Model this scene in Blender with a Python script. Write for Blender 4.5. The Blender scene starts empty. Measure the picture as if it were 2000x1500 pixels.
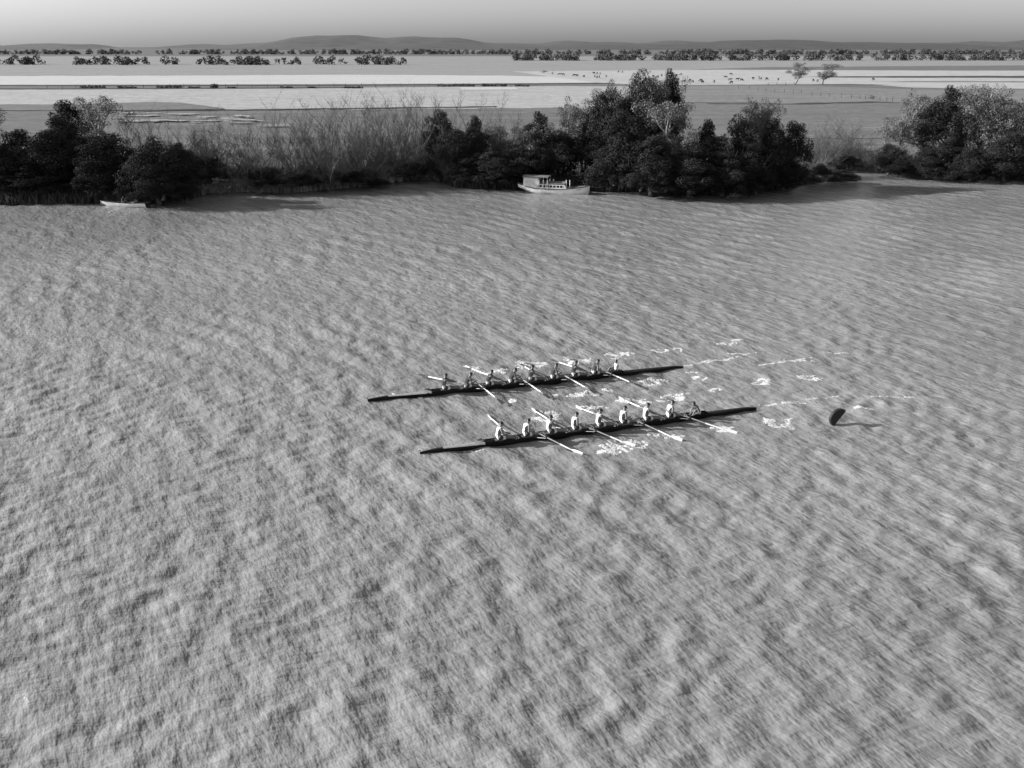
import bpy, bmesh, math, random
import numpy as np
from mathutils import Vector, Matrix
R = math.radians
random.seed(7); rng = np.random.default_rng(7)
S = bpy.context.scene
C = bpy.data.collections.new('scene'); S.collection.children.link(C)

# ------------------------------------------------------------ camera, sky, sun, exposure
CH, F, HZ = 17.8, 1800.0, 88.0
TH = math.atan((750 - HZ) / F)
cd = bpy.data.cameras.new('camera'); cam = bpy.data.objects.new('camera', cd); C.objects.link(cam)
cam.location = (0, 0, CH); cam.rotation_euler = (math.pi/2 - TH, 0, 0)
cd.sensor_width = 36; cd.lens = 36*F/2000; cd.clip_start = .5; cd.clip_end = 20000
S.camera = cam
SUN_EL, SUN_AZ = R(21), math.atan2(-.995, .09)          # azimuth from +Y towards +X
SD = Vector((math.sin(SUN_AZ)*math.cos(SUN_EL), math.cos(SUN_AZ)*math.cos(SUN_EL), math.sin(SUN_EL)))
w = bpy.data.worlds.new('World'); S.world = w; w.use_nodes = True
nt = w.node_tree; nt.nodes.clear()
sky = nt.nodes.new('ShaderNodeTexSky'); sky.sky_type = 'NISHITA'; sky.sun_disc = False
sky.sun_elevation = SUN_EL; sky.sun_rotation = SUN_AZ; sky.dust_density = 1.5
bw = nt.nodes.new('ShaderNodeRGBToBW'); bg = nt.nodes.new('ShaderNodeBackground'); out = nt.nodes.new('ShaderNodeOutputWorld')
bg.inputs['Strength'].default_value = 0.09
nt.links.new(sky.outputs[0], bw.inputs[0]); nt.links.new(bw.outputs[0], bg.inputs['Color']); nt.links.new(bg.outputs[0], out.inputs[0])
sl = bpy.data.lights.new('sun', 'SUN'); sl.energy = 4.4; sl.angle = R(.5); sl.color = (1, 1, 1)
so = bpy.data.objects.new('sun', sl); C.objects.link(so); so.rotation_euler = SD.to_track_quat('Z', 'Y').to_euler()
S.view_settings.view_transform = 'Standard'; S.view_settings.look = 'None'; S.view_settings.gamma = 1
S.view_settings.use_curve_mapping = False; S.view_settings.exposure = 0.88

# ------------------------------------------------------------ measuring helpers (photo pixel -> place)
def G(px, py, z=0.0):
    u, v = (px-1000)/F, (750-py)/F
    d = Vector((u, math.cos(TH)+v*math.sin(TH), -math.sin(TH)+v*math.cos(TH)))
    t = (z-CH)/d.z
    return Vector((d.x*t, d.y*t, z))
def proj(p):
    x, y, z = p[0], p[1], p[2]-CH
    dep = y*math.cos(TH) - z*math.sin(TH); up = y*math.sin(TH) + z*math.cos(TH)
    return 1000+F*x/dep, 750-F*up/dep
def height_at(X, Y, py):
    v = (750-py)/F
    return CH + Y*(-math.sin(TH)+v*math.cos(TH))/(math.cos(TH)+v*math.sin(TH))
def pxm(py): return math.cos(TH)*(py-HZ)/CH               # pixels per metre across, at water level

# ------------------------------------------------------------ waves
_wr = np.random.default_rng(3)
WAVES = []
for i in range(70):
    if i < 44: lam = .9*(2.8/.9)**_wr.random(); a = R(28)+_wr.normal(0, R(30)); am = .0034*lam
    else: lam = .45*(1.3/.45)**_wr.random(); a = R(110)+_wr.normal(0, R(26)); am = .0044*lam
    WAVES.append((2*np.pi/lam*np.cos(a), 2*np.pi/lam*np.sin(a), _wr.random()*6.283, am, lam))
def hz(x, y):
    x = np.asarray(x, float); y = np.asarray(y, float)
    wx = x + .9*np.sin(.13*y+.06*x)+.4*np.sin(.31*y+1.7); wy = y + .9*np.sin(.17*x+.5)+.4*np.sin(.41*x)
    z = np.zeros_like(x)
    for kx, ky, ph, am, lam in WAVES:
        z += am*np.sin(kx*wx+ky*wy+ph)*np.clip((lam/(.0036*np.maximum(y, 5))-2.6)/3, 0, 1)
    gain = .75+.5*(.5+.5*np.sin(.31*x+.17*y+1)*np.sin(.23*y-.12*x))
    z *= gain
    return z
def hz1(x, y): return float(hz(np.array([x]), np.array([y]))[0])

# ------------------------------------------------------------ object helpers
def new_mesh(name, v, f):
    m = bpy.data.meshes.new(name)
    if isinstance(v, np.ndarray) and isinstance(f, np.ndarray):
        n = f.shape[1]
        m.vertices.add(len(v)); m.vertices.foreach_set('co', v.astype(np.float32).ravel())
        m.loops.add(f.size); m.loops.foreach_set('vertex_index', f.astype(np.int32).ravel())
        m.polygons.add(len(f)); m.polygons.foreach_set('loop_start', np.arange(0, f.size, n, dtype=np.int32))
        m.polygons.foreach_set('loop_total', np.full(len(f), n, dtype=np.int32))
        m.update(calc_edges=True)
    else:
        m.from_pydata([tuple(p) for p in v], [], [tuple(q) for q in f]); m.update()
    return m
def link(name, data, mat=None, parent=None, smooth=False, loc=None, rot=None):
    o = bpy.data.objects.new(name, data); C.objects.link(o)
    if parent is not None: o.parent = parent
    if mat is not None and not data.materials: data.materials.append(mat)
    if smooth: data.polygons.foreach_set('use_smooth', [True]*len(data.polygons))
    if loc is not None: o.location = loc
    if rot is not None: o.rotation_euler = rot
    return o
def empty(name, loc, rz=0):
    o = bpy.data.objects.new(name, None); C.objects.link(o); o.location = loc; o.rotation_euler = (0, 0, rz); o.empty_display_size = .2
    return o
def tag(o, label, cat, group=None):
    o['label'] = label; o['category'] = cat
    if group: o['group'] = group
    return o
def struct(o): o['kind'] = 'structure'; return o
def stuff(o, label=None):
    o['kind'] = 'stuff'
    if label: o['label'] = label
    return o
ORD = ['zeroth','first','second','third','fourth','fifth','sixth','seventh','eighth','ninth','tenth','eleventh','twelfth','thirteenth','fourteenth','fifteenth','sixteenth','seventeenth','eighteenth','nineteenth','twentieth','twenty-first','twenty-second','twenty-third','twenty-fourth','twenty-fifth']

class MB:
    def __init__(s): s.v = []; s.f = []
    def add(s, v, f):
        n = len(s.v); s.v += [Vector(p) for p in v]; s.f += [tuple(i+n for i in q) for q in f]
    def box(s, c, d, rot=None, taper=1.0):
        x, y, z = d[0]/2, d[1]/2, d[2]/2
        vs = [Vector((sx*x*(taper if sz > 0 else 1), sy*y*(taper if sz > 0 else 1), sz*z)) for sz in (-1, 1) for sy in (-1, 1) for sx in (-1, 1)]
        if rot is not None: vs = [rot @ p for p in vs]
        s.add([p+Vector(c) for p in vs], [(0,2,3,1),(4,5,7,6),(0,1,5,4),(2,6,7,3),(0,4,6,2),(1,3,7,5)])
    def tube(s, pts, rad, n=6, cap=True):
        pts = [Vector(p) for p in pts]
        if not hasattr(rad, '__len__'): rad = [rad]*len(pts)
        vs = []; fs = []
        for i, p in enumerate(pts):
            d = (pts[min(i+1, len(pts)-1)]-pts[max(i-1, 0)]).normalized()
            up = Vector((0, 0, 1)) if abs(d.z) < .9 else Vector((1, 0, 0))
            a = d.cross(up).normalized(); b = d.cross(a)
            for k in range(n):
                t = 2*math.pi*k/n; vs.append(p+(a*math.cos(t)+b*math.sin(t))*rad[i])
        for i in range(len(pts)-1):
            for k in range(n):
                fs.append((i*n+k, i*n+(k+1) % n, (i+1)*n+(k+1) % n, (i+1)*n+k))
        if cap: fs.append(tuple(range(n-1, -1, -1))); fs.append(tuple((len(pts)-1)*n+k for k in range(n)))
        s.add(vs, fs)
    def loft(s, secs, closed=False, cap=False):
        n = len(secs[0]); vs = [p for q in secs for p in q]; fs = []
        for i in range(len(secs)-1):
            for k in range(n if closed else n-1):
                fs.append((i*n+k, i*n+(k+1) % n, (i+1)*n+(k+1) % n, (i+1)*n+k))
        if cap: fs.append(tuple(range(n-1, -1, -1))); fs.append(tuple((len(secs)-1)*n+k for k in range(n)))
        s.add(vs, fs)
    def build(s, name, mat, parent=None, smooth=False, loc=None, rot=None):
        m = new_mesh(name, s.v, s.f)
        return link(name, m, mat, parent, smooth, loc, rot)

# ------------------------------------------------------------ materials (all grey: the photograph is monochrome)
def g(v): return (v, v, v, 1)
def mat(name, v, rough=.6, var=.0, scale=3., bump=0., bscale=None, island=0., metallic=0, spec=.5, stretch=None, detail=5):
    m = bpy.data.materials.new(name); m.use_nodes = True; t = m.node_tree; b = t.nodes['Principled BSDF']
    b.inputs['Base Color'].default_value = g(v); b.inputs['Roughness'].default_value = rough
    b.inputs['Metallic'].default_value = metallic; b.inputs['Specular IOR Level'].default_value = spec
    tc = t.nodes.new('ShaderNodeTexCoord'); mp = t.nodes.new('ShaderNodeMapping'); t.links.new(tc.outputs['Object'], mp.inputs[0])
    if stretch: mp.inputs['Scale'].default_value = stretch
    col = None
    if var:
        n = t.nodes.new('ShaderNodeTexNoise'); n.inputs['Scale'].default_value = scale; n.inputs['Detail'].default_value = detail; n.inputs['Roughness'].default_value = .65
        t.links.new(mp.outputs[0], n.inputs['Vector'])
        r = t.nodes.new('ShaderNodeMapRange'); r.inputs['From Min'].default_value = .3; r.inputs['From Max'].default_value = .7
        r.inputs['To Min'].default_value = v*(1-var); r.inputs['To Max'].default_value = v*(1+var)
        t.links.new(n.outputs['Fac'], r.inputs['Value']); col = r.outputs[0]
    if island:
        ge = t.nodes.new('ShaderNodeNewGeometry'); r2 = t.nodes.new('ShaderNodeMapRange')
        r2.inputs['To Min'].default_value = 1-island; r2.inputs['To Max'].default_value = 1+island
        t.links.new(ge.outputs['Random Per Island'], r2.inputs['Value'])
        mu = t.nodes.new('ShaderNodeMath'); mu.operation = 'MULTIPLY'; t.links.new(r2.outputs[0], mu.inputs[0])
        if col: t.links.new(col, mu.inputs[1])
        else: mu.inputs[1].default_value = v
        col = mu.outputs[0]
    if col: t.links.new(col, b.inputs['Base Color'])
    if bump:
        n = t.nodes.new('ShaderNodeTexNoise'); n.inputs['Scale'].default_value = bscale or scale*3; n.inputs['Detail'].default_value = 4
        t.links.new(mp.outputs[0], n.inputs['Vector'])
        bp = t.nodes.new('ShaderNodeBump'); bp.inputs['Strength'].default_value = bump; bp.inputs['Distance'].default_value = .08
        t.links.new(n.outputs['Fac'], bp.inputs['Height']); t.links.new(bp.outputs[0], b.inputs['Normal'])
    return m
M = dict(
    hull=mat('dark_varnish', .012, .35, .3, 2, spec=.2), canvas=mat('pale_canvas', .3, .7, .15, 4), inner=mat('boat_inside', .06, .7, .3, 3),
    steel=mat('rigger_steel', .12, .4, .2, 8, metallic=.6), white=mat('white_paint', .78, .45, .06, 6), loom=mat('oar_loom_wood', .28, .5, .2, 6),
    blade=mat('oar_blade_dark', .05, .4, .2, 6), bladew=mat('oar_blade_pale', .7, .4, .1, 6),
    skin=mat('skin', .17, .6, .12, 8), hair=mat('dark_hair', .02, .7, .3, 20), wcloth=mat('white_cotton', .8, .85, .06, 10), dcloth=mat('dark_cotton', .03, .85, .2, 10),
    gcloth=mat('grey_wool', .12, .85, .2, 10),
    lwhite=mat('launch_white_paint', .88, .4, .1, 2.5, bump=.1), ltrim=mat('launch_dark_trim', .04, .5, .2, 4), lroof=mat('launch_roof_canvas', .16, .8, .25, 3, bump=.3),
    lcabin=mat('launch_cabin_paint', .72, .6, .15, 3, bump=.2), glass=mat('dark_glass', .015, .08), cloth=mat('hung_white_cloth', .82, .9, .1, 6),
    dleaf=mat('dark_foliage', .03, .9, .4, .35, island=.4, spec=.1), gleaf=mat('gum_foliage', .15, .9, .4, .35, island=.4, spec=.1), pleaf=mat('pale_foliage', .12, .9, .3, .5, island=.4, spec=.1),
    bark=mat('bark', .11, .8, .4, 3, bump=.4), pbark=mat('pale_bark', .24, .8, .35, 2, bump=.3), twig=mat('bare_twigs', .085, .7, .4, 1.5, island=.55),
    reed=mat('reeds', .26, .7, .4, .4, island=.6), post=mat('weathered_post', .09, .8, .3, 4), wire=mat('fence_wire', .12, .5),
    cow=mat('dark_hide', .07, .7, .3, 2), pcow=mat('pale_hide', .35, .7, .3, 2), rock=mat('pale_rock', .45, .8, .3, 2, bump=.5),
    moon_mark=mat('half_moon_black', .012, .6, .3, 3), foam=mat('foam', .85, .7, .08, 9), rope=mat('rope', .3, .8, .2, 9),
    bush=mat('field_scrub', .06, .7, .3, .5, island=.4))
def soften(m):
    t = m.node_tree; b = t.nodes['Principled BSDF']; o = t.nodes['Material Output']
    ge = t.nodes.new('ShaderNodeNewGeometry'); r = t.nodes.new('ShaderNodeMapRange'); r.inputs['To Min'].default_value = .25; r.inputs['To Max'].default_value = .95
    tr = t.nodes.new('ShaderNodeBsdfTransparent'); mx = t.nodes.new('ShaderNodeMixShader'); t.links.new(ge.outputs['Random Per Island'], r.inputs['Value'])
    t.links.new(r.outputs[0], mx.inputs[0]); t.links.new(tr.outputs[0], mx.inputs[1]); t.links.new(b.outputs[0], mx.inputs[2]); t.links.new(mx.outputs[0], o.inputs['Surface'])
soften(M['foam'])
# water
def water_mat():
    m = bpy.data.materials.new('river_water'); m.use_nodes = True; t = m.node_tree; b = t.nodes['Principled BSDF']
    b.inputs['Roughness'].default_value = .17; b.inputs['IOR'].default_value = 1.333
    tc = t.nodes.new('ShaderNodeTexCoord')
    def noise(scale, st, rot, det=3, rough=.55, dist=0):
        m0 = t.nodes.new('ShaderNodeMapping'); m0.inputs['Rotation'].default_value = (0, 0, -rot); t.links.new(tc.outputs['Object'], m0.inputs[0])
        mp = t.nodes.new('ShaderNodeMapping'); mp.inputs['Scale'].default_value = st; t.links.new(m0.outputs[0], mp.inputs[0])
        n = t.nodes.new('ShaderNodeTexNoise'); n.inputs['Scale'].default_value = scale; n.inputs['Detail'].default_value = det
        n.inputs['Roughness'].default_value = rough; n.inputs['Distortion'].default_value = dist
        t.links.new(mp.outputs[0], n.inputs['Vector']); return n.outputs['Fac']
    def mr(s, a, b_, c, d):
        r = t.nodes.new('ShaderNodeMapRange'); r.inputs['From Min'].default_value = a; r.inputs['From Max'].default_value = b_
        r.inputs['To Min'].default_value = c; r.inputs['To Max'].default_value = d; t.links.new(s, r.inputs['Value']); return r.outputs[0]
    t.links.new(mr(noise(.05, (1, 1.6, 1), .3, 4), .3, .7, .205, .27), b.inputs['Base Color'])
    h1 = noise(2.2, (1, .42, 1), R(28), 3, .55)        # short-crested wind waves
    h2 = noise(4.5, (.3, 1.0, 1), R(16), 2, .5)     # ripples drawn out along the wind
    h0 = noise(.62, (1, .42, 1), R(30), 2, .5)       # long wind waves
    a0 = t.nodes.new('ShaderNodeBump'); a0.inputs['Strength'].default_value = 1; a0.inputs['Distance'].default_value = .2
    t.links.new(h0, a0.inputs['Height'])
    a1 = t.nodes.new('ShaderNodeBump'); a1.inputs['Strength'].default_value = 1; a1.inputs['Distance'].default_value = .15
    a2 = t.nodes.new('ShaderNodeBump'); a2.inputs['Strength'].default_value = 1; a2.inputs['Distance'].default_value = .05
    t.links.new(h1, a1.inputs['Height']); t.links.new(a0.outputs[0], a1.inputs['Normal']); t.links.new(h2, a2.inputs['Height']); t.links.new(a1.outputs[0], a2.inputs['Normal'])
    t.links.new(a2.outputs[0], b.inputs['Normal'])
    return m
M['water'] = water_mat()
def field_mat(name, v, var=.2, streak=(.02, .12, 1), scale=1., fine=.3):
    m = mat(name, v, .95, var, scale, stretch=streak, spec=.1, detail=8)
    t = m.node_tree; b = t.nodes['Principled BSDF']; src = b.inputs['Base Color'].links[0].from_socket
    tc = t.nodes.new('ShaderNodeTexCoord'); n = t.nodes.new('ShaderNodeTexNoise'); n.inputs['Scale'].default_value = .55; n.inputs['Detail'].default_value = 6; n.inputs['Roughness'].default_value = .75
    t.links.new(tc.outputs['Object'], n.inputs['Vector'])
    r = t.nodes.new('ShaderNodeMapRange'); r.inputs['From Min'].default_value = .32; r.inputs['From Max'].default_value = .68; r.inputs['To Min'].default_value = 1-fine; r.inputs['To Max'].default_value = 1+fine
    t.links.new(n.outputs['Fac'], r.inputs['Value'])
    mu = t.nodes.new('ShaderNodeMath'); mu.operation = 'MULTIPLY'; t.links.new(src, mu.inputs[0]); t.links.new(r.outputs[0], mu.inputs[1])
    t.links.new(mu.outputs[0], b.inputs['Base Color']); return m

# ------------------------------------------------------------ water
def build_water():
    ys = [9.0]
    while ys[-1] < 150: ys.append(ys[-1]*1.0036)
    ys = np.array(ys); us = np.arange(-.86, .8601, .0036)
    U, Y = np.meshgrid(us, ys); X = U*(Y+4)
    edge = np.clip((.86-np.abs(U))/.06, 0, 1)*np.clip((Y-9)/1.5, 0, 1)*np.clip((150-Y)/20, 0, 1)
    Z = hz(X, Y)*edge
    v = np.stack([X, Y, Z], -1).reshape(-1, 3); ny, nx = X.shape
    i = np.arange(ny-1)[:, None]*nx+np.arange(nx-1)[None, :]; f = np.stack([i, i+1, i+nx+1, i+nx], -1).reshape(-1, 4)
    n0 = len(v); a, b, c, d = 0, nx-1, (ny-1)*nx, ny*nx-1
    rx = lambda k: v[k]
    L, Bk, Fr = 700., -160., 7000.
    extra = np.array([(-L, Bk, 0), (L, Bk, 0), (-L, v[a][1], 0), (L, v[b][1], 0), (-L, v[c][1], 0), (L, v[d][1], 0), (-9*L, Fr, 0), (9*L, Fr, 0)])
    m = MB()
    m.v = [Vector(p) for p in np.vstack([v, extra])]
    ff = [tuple(q) for q in f]
    e = lambda k: n0+k
    ff += [(e(0), e(1), e(3), b) + tuple(range(nx-2, -1, -1)) + (e(2),)]
    ff += [(e(2), a) + tuple(k*nx for k in range(1, ny)) + (e(4),)]
    ff += [(e(3), e(5)) + tuple(k*nx+nx-1 for k in range(ny-1, -1, -1))]
    ff += [(e(4),) + tuple(c+k for k in range(nx)) + (e(5), e(7), e(6))]
    m.f = ff
    return struct(m.build('water', M['water'], smooth=True))
build_water()

# ------------------------------------------------------------ far bank, fields
LZ = .9
SH = [(-900,402),(-400,404),(-100,402),(120,398),(300,398),(385,388),(405,376),(500,374),(570,376),(640,369),(740,362),(770,354),(850,352),(890,366),(960,368),(1010,369),(1150,373),(1250,374),(1330,379),(1480,374),(1545,366),(1570,352),(1600,340),(1640,331),(1690,334),(1740,340),(1895,349),(2050,353),(2500,360),(3100,364)]
def shore_y(x):
    for (a, b), (c, d) in zip(SH, SH[1:]):
        if a <= x <= c: return b+(d-b)*(x-a)/(c-a)
    return SH[-1][1]
def build_land():
    pts = []; x = -900
    while x <= 3100: pts.append(G(x, shore_y(x)+.8*math.sin(x*.05)+.6*math.sin(x*.13))); x += 12
    offs = [(0, -.45), (.6, .1), (1.6, .5), (3.5, .75), (7, LZ), (14, LZ), (28, LZ), (55, LZ), (110, LZ), (220, LZ), (500, LZ), (1200, LZ), (3000, LZ), (9000, LZ)]
    rows = []
    for d, z in offs:
        row = []
        for p in pts:
            q = Vector((p.x, p.y, 0)); L = q.length; q = q*((L+d)/L)
            row.append((q.x, q.y, z + (.12*math.sin(q.x*.4)+.1*math.sin(q.y*.6+q.x*.2) if .3 < z < LZ else 0)))
        rows.append(row)
    m = MB(); m.loft(rows); return m
struct(build_land().build('ground', field_mat('pasture', .15, .25, (.03, .15, 1)), smooth=False))
MF = dict(bright=field_mat('pale_stubble', .48, .1, fine=.14), bright2=field_mat('grazed_paddock', .40, .15, (.05, .1, 1), fine=.22), light=field_mat('dry_grass', .36, .18, (.05, .2, 1), fine=.3),
          mid=field_mat('fallow', .20, .16), grey=field_mat('distant_grass', .27, .15), dark=field_mat('dark_strip', .07, .25), water2=field_mat('wet_ground', .34, .3, (.04, .25, 1), fine=.3), dull=field_mat('damp_meadow', .16, .18))
_fz = [0]
def field(pts, m, name='field'):
    _fz[0] += 1; z = LZ+.012*_fz[0]
    # resample the outline so its border wanders a little
    out = []
    n = len(pts)
    for i in range(n):
        a, b = pts[i], pts[(i+1) % n]; k = max(1, int(abs(b[0]-a[0])/22))
        for j in range(k):
            t = j/k; x = a[0]+(b[0]-a[0])*t; y = a[1]+(b[1]-a[1])*t
            s = .22 if a[1] < 200 else .7
            out.append(G(x, y+(random.uniform(-s, s) if j else 0), z))
    mb = MB(); mb.add(out, [tuple(range(len(out)-1, -1, -1))])
    return struct(mb.build(name, MF[m]))
XL, XR = -1200, 3200
field([(XL,148),(600,147.5),(1180,149),(1230,140),(1500,131),(XR,120),(XR,110),(XL,110)], 'grey')
field([(XL,174),(100,173.5),(700,171),(1100,168),(1400,170),(1420,186),(1200,209),(900,212),(500,215),(240,216),(XL,222)], 'light')
field([(XL,165.5),(100,165.5),(700,164.5),(1160,161.5),(1250,159),(1100,150),(980,147.5),(700,146),(300,147.8),(XL,149)], 'bright')
field([(1250,166),(1160,161),(1085,151),(1000,139.5),(1400,136),(1900,138),(2600,138),(XR,150),(XR,176),(1900,173),(1780,171),(1700,165),(1550,164.5),(1330,166)], 'bright2')
field([(1560,150),(1650,149),(1900,148),(2100,148),(XR,152),(XR,156),(1900,152),(1650,151.5)], 'dark', 'track')
field([(1700,160),(1800,158),(XR,160),(XR,164),(1800,160.5)], 'mid')
field([(1300,168),(1560,167),(1790,175),(1900,176),(XR,180),(XR,204),(1900,204),(1740,200),(1540,203),(1450,200),(1330,200)], 'mid')
field([(1330,201),(1540,204),(1740,201),(XR,205),(XR,250),(1900,270),(1330,270)], 'dull')
field([(1380,201.5),(1520,202.5),(1660,199),(1700,197.5),(1755,200),(1755,201.3),(1700,200),(1660,201),(1520,204.2),(1380,203)], 'dark', 'track')
field([(XL,166.3),(100,166.2),(700,165.2),(1200,162),(1200,163),(700,166.8),(100,167.4),(XL,167.5)], 'dark', 'track')
field([(XL,173),(100,172.4),(500,171),(700,170),(700,171.4),(500,172.6),(100,174.2),(XL,175)], 'dark', 'ditch')
field([(900,170),(1005,170.5),(1015,175),(900,175.5)], 'bright')
field([(240,215.2),(520,212.8),(750,210),(970,207),(970,208.4),(750,211.8),(520,214.4),(240,217)], 'dark', 'ditch')
field([(100,204),(200,202),(300,199),(350,200),(400,206),(440,212),(240,215),(XL,217),(XL,206)], 'dull')
_pr = random.Random(4)
for i in range(26):
    x = _pr.uniform(235, 500); y = _pr.uniform(219, 236)+(4 if x > 380 else 0); w_ = _pr.uniform(8, 34); h_ = _pr.uniform(.5, 1.6)
    field([(x-w_, y), (x-w_*.5, y-h_), (x, y-h_*_pr.uniform(.5, 1.2)), (x+w_*.6, y-h_), (x+w_, y+_pr.uniform(-.4, .4)), (x+w_*.4, y+h_), (x-w_*.4, y+h_*_pr.uniform(.4, 1))], 'water2', 'puddle')
field([(495,244.6),(520,243.4),(560,243.4),(570,244.4),(530,245.2)], 'water2', 'puddle')
# low far hills beyond the plain
def build_hills():
    for k, (Y, hgt, v) in enumerate([(3600, 46, .05), (5200, 90, .07)]):
        m = MB(); rows = []
        n = 120
        for j, s in enumerate([0, .35, .7, 1.0]):
            row = []
            for i in range(n+1):
                x = -5200+10400*i/n
                hh = hgt*(.35+.3*math.sin(i*.11+k*2)+.2*math.sin(i*.27+k)+.1*math.sin(i*.71)+.05*math.sin(i*1.7))
                row.append((x, Y+900*s, max(0, hh)*math.sin(s*math.pi/2)))
            rows.append(row)
        m.loft(rows); struct(m.build('hills', mat('hill_woods', v, .95, .3, .01), smooth=True))
build_hills()

# ------------------------------------------------------------ vegetation
def leaf_mesh(name, cen, nor, size, aspect=.55, seed=0):
    r = np.random.default_rng(seed); n = len(cen)
    a = r.normal(size=(n, 3)); nor = nor+r.normal(size=(n, 3))*.55; nor /= np.linalg.norm(nor, axis=1)[:, None]
    a -= (a*nor).sum(1)[:, None]*nor; a /= np.linalg.norm(a, axis=1)[:, None]; b = np.cross(nor, a)
    s = size*(.6+.8*r.random(n))[:, None]
    v = np.stack([cen-a*s, cen-b*s*aspect, cen+a*s, cen+b*s*aspect], 1).reshape(-1, 3)
    f = np.arange(4*n).reshape(-1, 4)
    return new_mesh(name, v, f)
def crown_points(blobs, per, r, flat=.8):
    cs, ns = [], []
    for (c, rad) in blobs:
        k = max(8, int(per*rad*rad))
        d = r.normal(size=(k, 3)); d[:, 2] = d[:, 2]*.9+.25; d /= np.linalg.norm(d, axis=1)[:, None]
        rr = rad*(1-.45*r.random(k)**1.7)[:, None]
        cs.append(np.array(c)+d*rr*np.array([1, 1, flat])); ns.append(d)
    return np.vstack(cs), np.vstack(ns)
def limb(m, p, d, L, r0, r1, n=4, segs=5, wob=.12, up=.05, rr=random):
    pts = [Vector(p)]; rad = [r0]; d = Vector(d).normalized()
    for i in range(segs):
        d = (d+Vector((rr.gauss(0, wob), rr.gauss(0, wob), rr.gauss(0, wob)+up))).normalized()
        pts.append(pts[-1]+d*L/segs); rad.append(r0+(r1-r0)*(i+1)/segs)
    m.tube(pts, rad, n, cap=False); return pts, d
PROTO = {'dense': [], 'gum': [], 'willow': [], 'shrub': [], 'far': []}
def make_dense(seed, leafmat):
    r = np.random.default_rng(seed); rr = random.Random(seed)
    t = MB(); ends = []
    pts, d = limb(t, (0, 0, -.3), (rr.uniform(-.1, .1), rr.uniform(-.1, .1), 1), 4.2, .32, .2, 7, 6, .08, rr=rr)
    for i in range(9):
        a = 6.283*i/9+rr.uniform(-.3, .3)
        q, _ = limb(t, pts[rr.randint(2, 6)], (math.cos(a), math.sin(a), rr.uniform(.2, 1.2)), rr.uniform(2.4, 4), .14, .05, 5, 5, .12, rr=rr); ends.append(q[-1])
    blobs = []
    for i in range(66):
        a = rr.uniform(0, 6.283); h = rr.random()**.85; R0 = 4.7*(1-h**2.2)**.5*rr.uniform(.72, 1.05)
        R0 *= .8+.3*math.sin(3*a+seed)+.12*math.sin(7*a)
        blobs.append(((R0*math.cos(a)*.95, R0*math.sin(a)*.95, .7+8.6*h*rr.uniform(.86, 1.08)), rr.uniform(.55, 1.35)))
    for i in range(10): blobs.append(((rr.uniform(-2.4, 2.4), rr.uniform(-2.4, 2.4), rr.uniform(1.5, 6.5)), 1.9))
    c, n_ = crown_points(blobs, 230, r)
    return new_mesh('trunk', t.v, t.f), leaf_mesh('crown', c, n_, .115, .5, seed), leafmat, M['bark']
def make_gum(seed, leafmat):
    r = np.random.default_rng(seed); rr = random.Random(seed)
    t = MB(); ends = []
    for s in range(rr.choice([1, 2, 2])):
        pts, d = limb(t, (rr.uniform(-.2, .2)*s, 0, -.3), (rr.uniform(-.25, .25), rr.uniform(-.25, .25), 1), 6.3, .3, .15, 7, 8, .13, rr=rr)
        for i in range(8):
            a = rr.uniform(0, 6.283); b0 = pts[rr.randint(3, 8)]
            q, dd = limb(t, b0, (math.cos(a), math.sin(a), rr.uniform(.3, 1.3)), rr.uniform(2.0, 3.8), .13, .05, 5, 6, .2, .06, rr=rr); ends.append(q[-1])
            for j in range(3):
                a2 = rr.uniform(0, 6.283)
                q2, _ = limb(t, q[rr.randint(2, 6)], (math.cos(a2), math.sin(a2), rr.uniform(0, 1.2)), rr.uniform(1, 2), .05, .02, 4, 4, .2, .03, rr=rr); ends.append(q2[-1])
    blobs = []
    for e in ends:
        for j in range(3):
            blobs.append(((e.x+rr.gauss(0, .5), e.y+rr.gauss(0, .5), min(9.8, e.z+rr.gauss(.1, .45))), rr.uniform(.35, .95)))
    c, n_ = crown_points(blobs, 230, r, .75)
    k = np.max(c[:, 2]); 
    return new_mesh('trunk', [p*(9.8/k) for p in t.v], t.f), leaf_mesh('crown', c*(9.8/k), n_, .095, .45, seed), leafmat, M['pbark']
def make_willow(seed):
    rr = random.Random(seed); st = MB(); tw = MB(); lean = rr.uniform(-.25, .35)
    for s in range(15):
        a = rr.uniform(0, 6.283); sp = rr.uniform(.1, 1.15)
        pts, d = limb(st, (rr.uniform(-.6, .6), rr.uniform(-.5, .5), -.2), (sp*math.cos(a)+lean, sp*math.sin(a), 1), rr.uniform(4.5, 10.8), .065, .014, 4, 9, .09, .03, rr=rr)
        for i in range(17):
            k = rr.randint(1, 9); a2 = rr.uniform(0, 6.283)
            q, _ = limb(tw, pts[k], (.9*math.cos(a2)+d.x*.8, .9*math.sin(a2)+d.y*.8, 1), rr.uniform(.9, 2.6), .022, .009, 3, 4, .11, .04, rr=rr)
            for j in range(6):
                a3 = rr.uniform(0, 6.283)
                limb(tw, q[rr.randint(1, 4)], (.9*math.cos(a3), .9*math.sin(a3), .8), rr.uniform(.4, 1.1), .010, .006, 3, 2, .1, .03, rr=rr)
    return new_mesh('trunk', st.v, st.f), new_mesh('twigs', tw.v, tw.f), M['twig'], M['bark']
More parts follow.
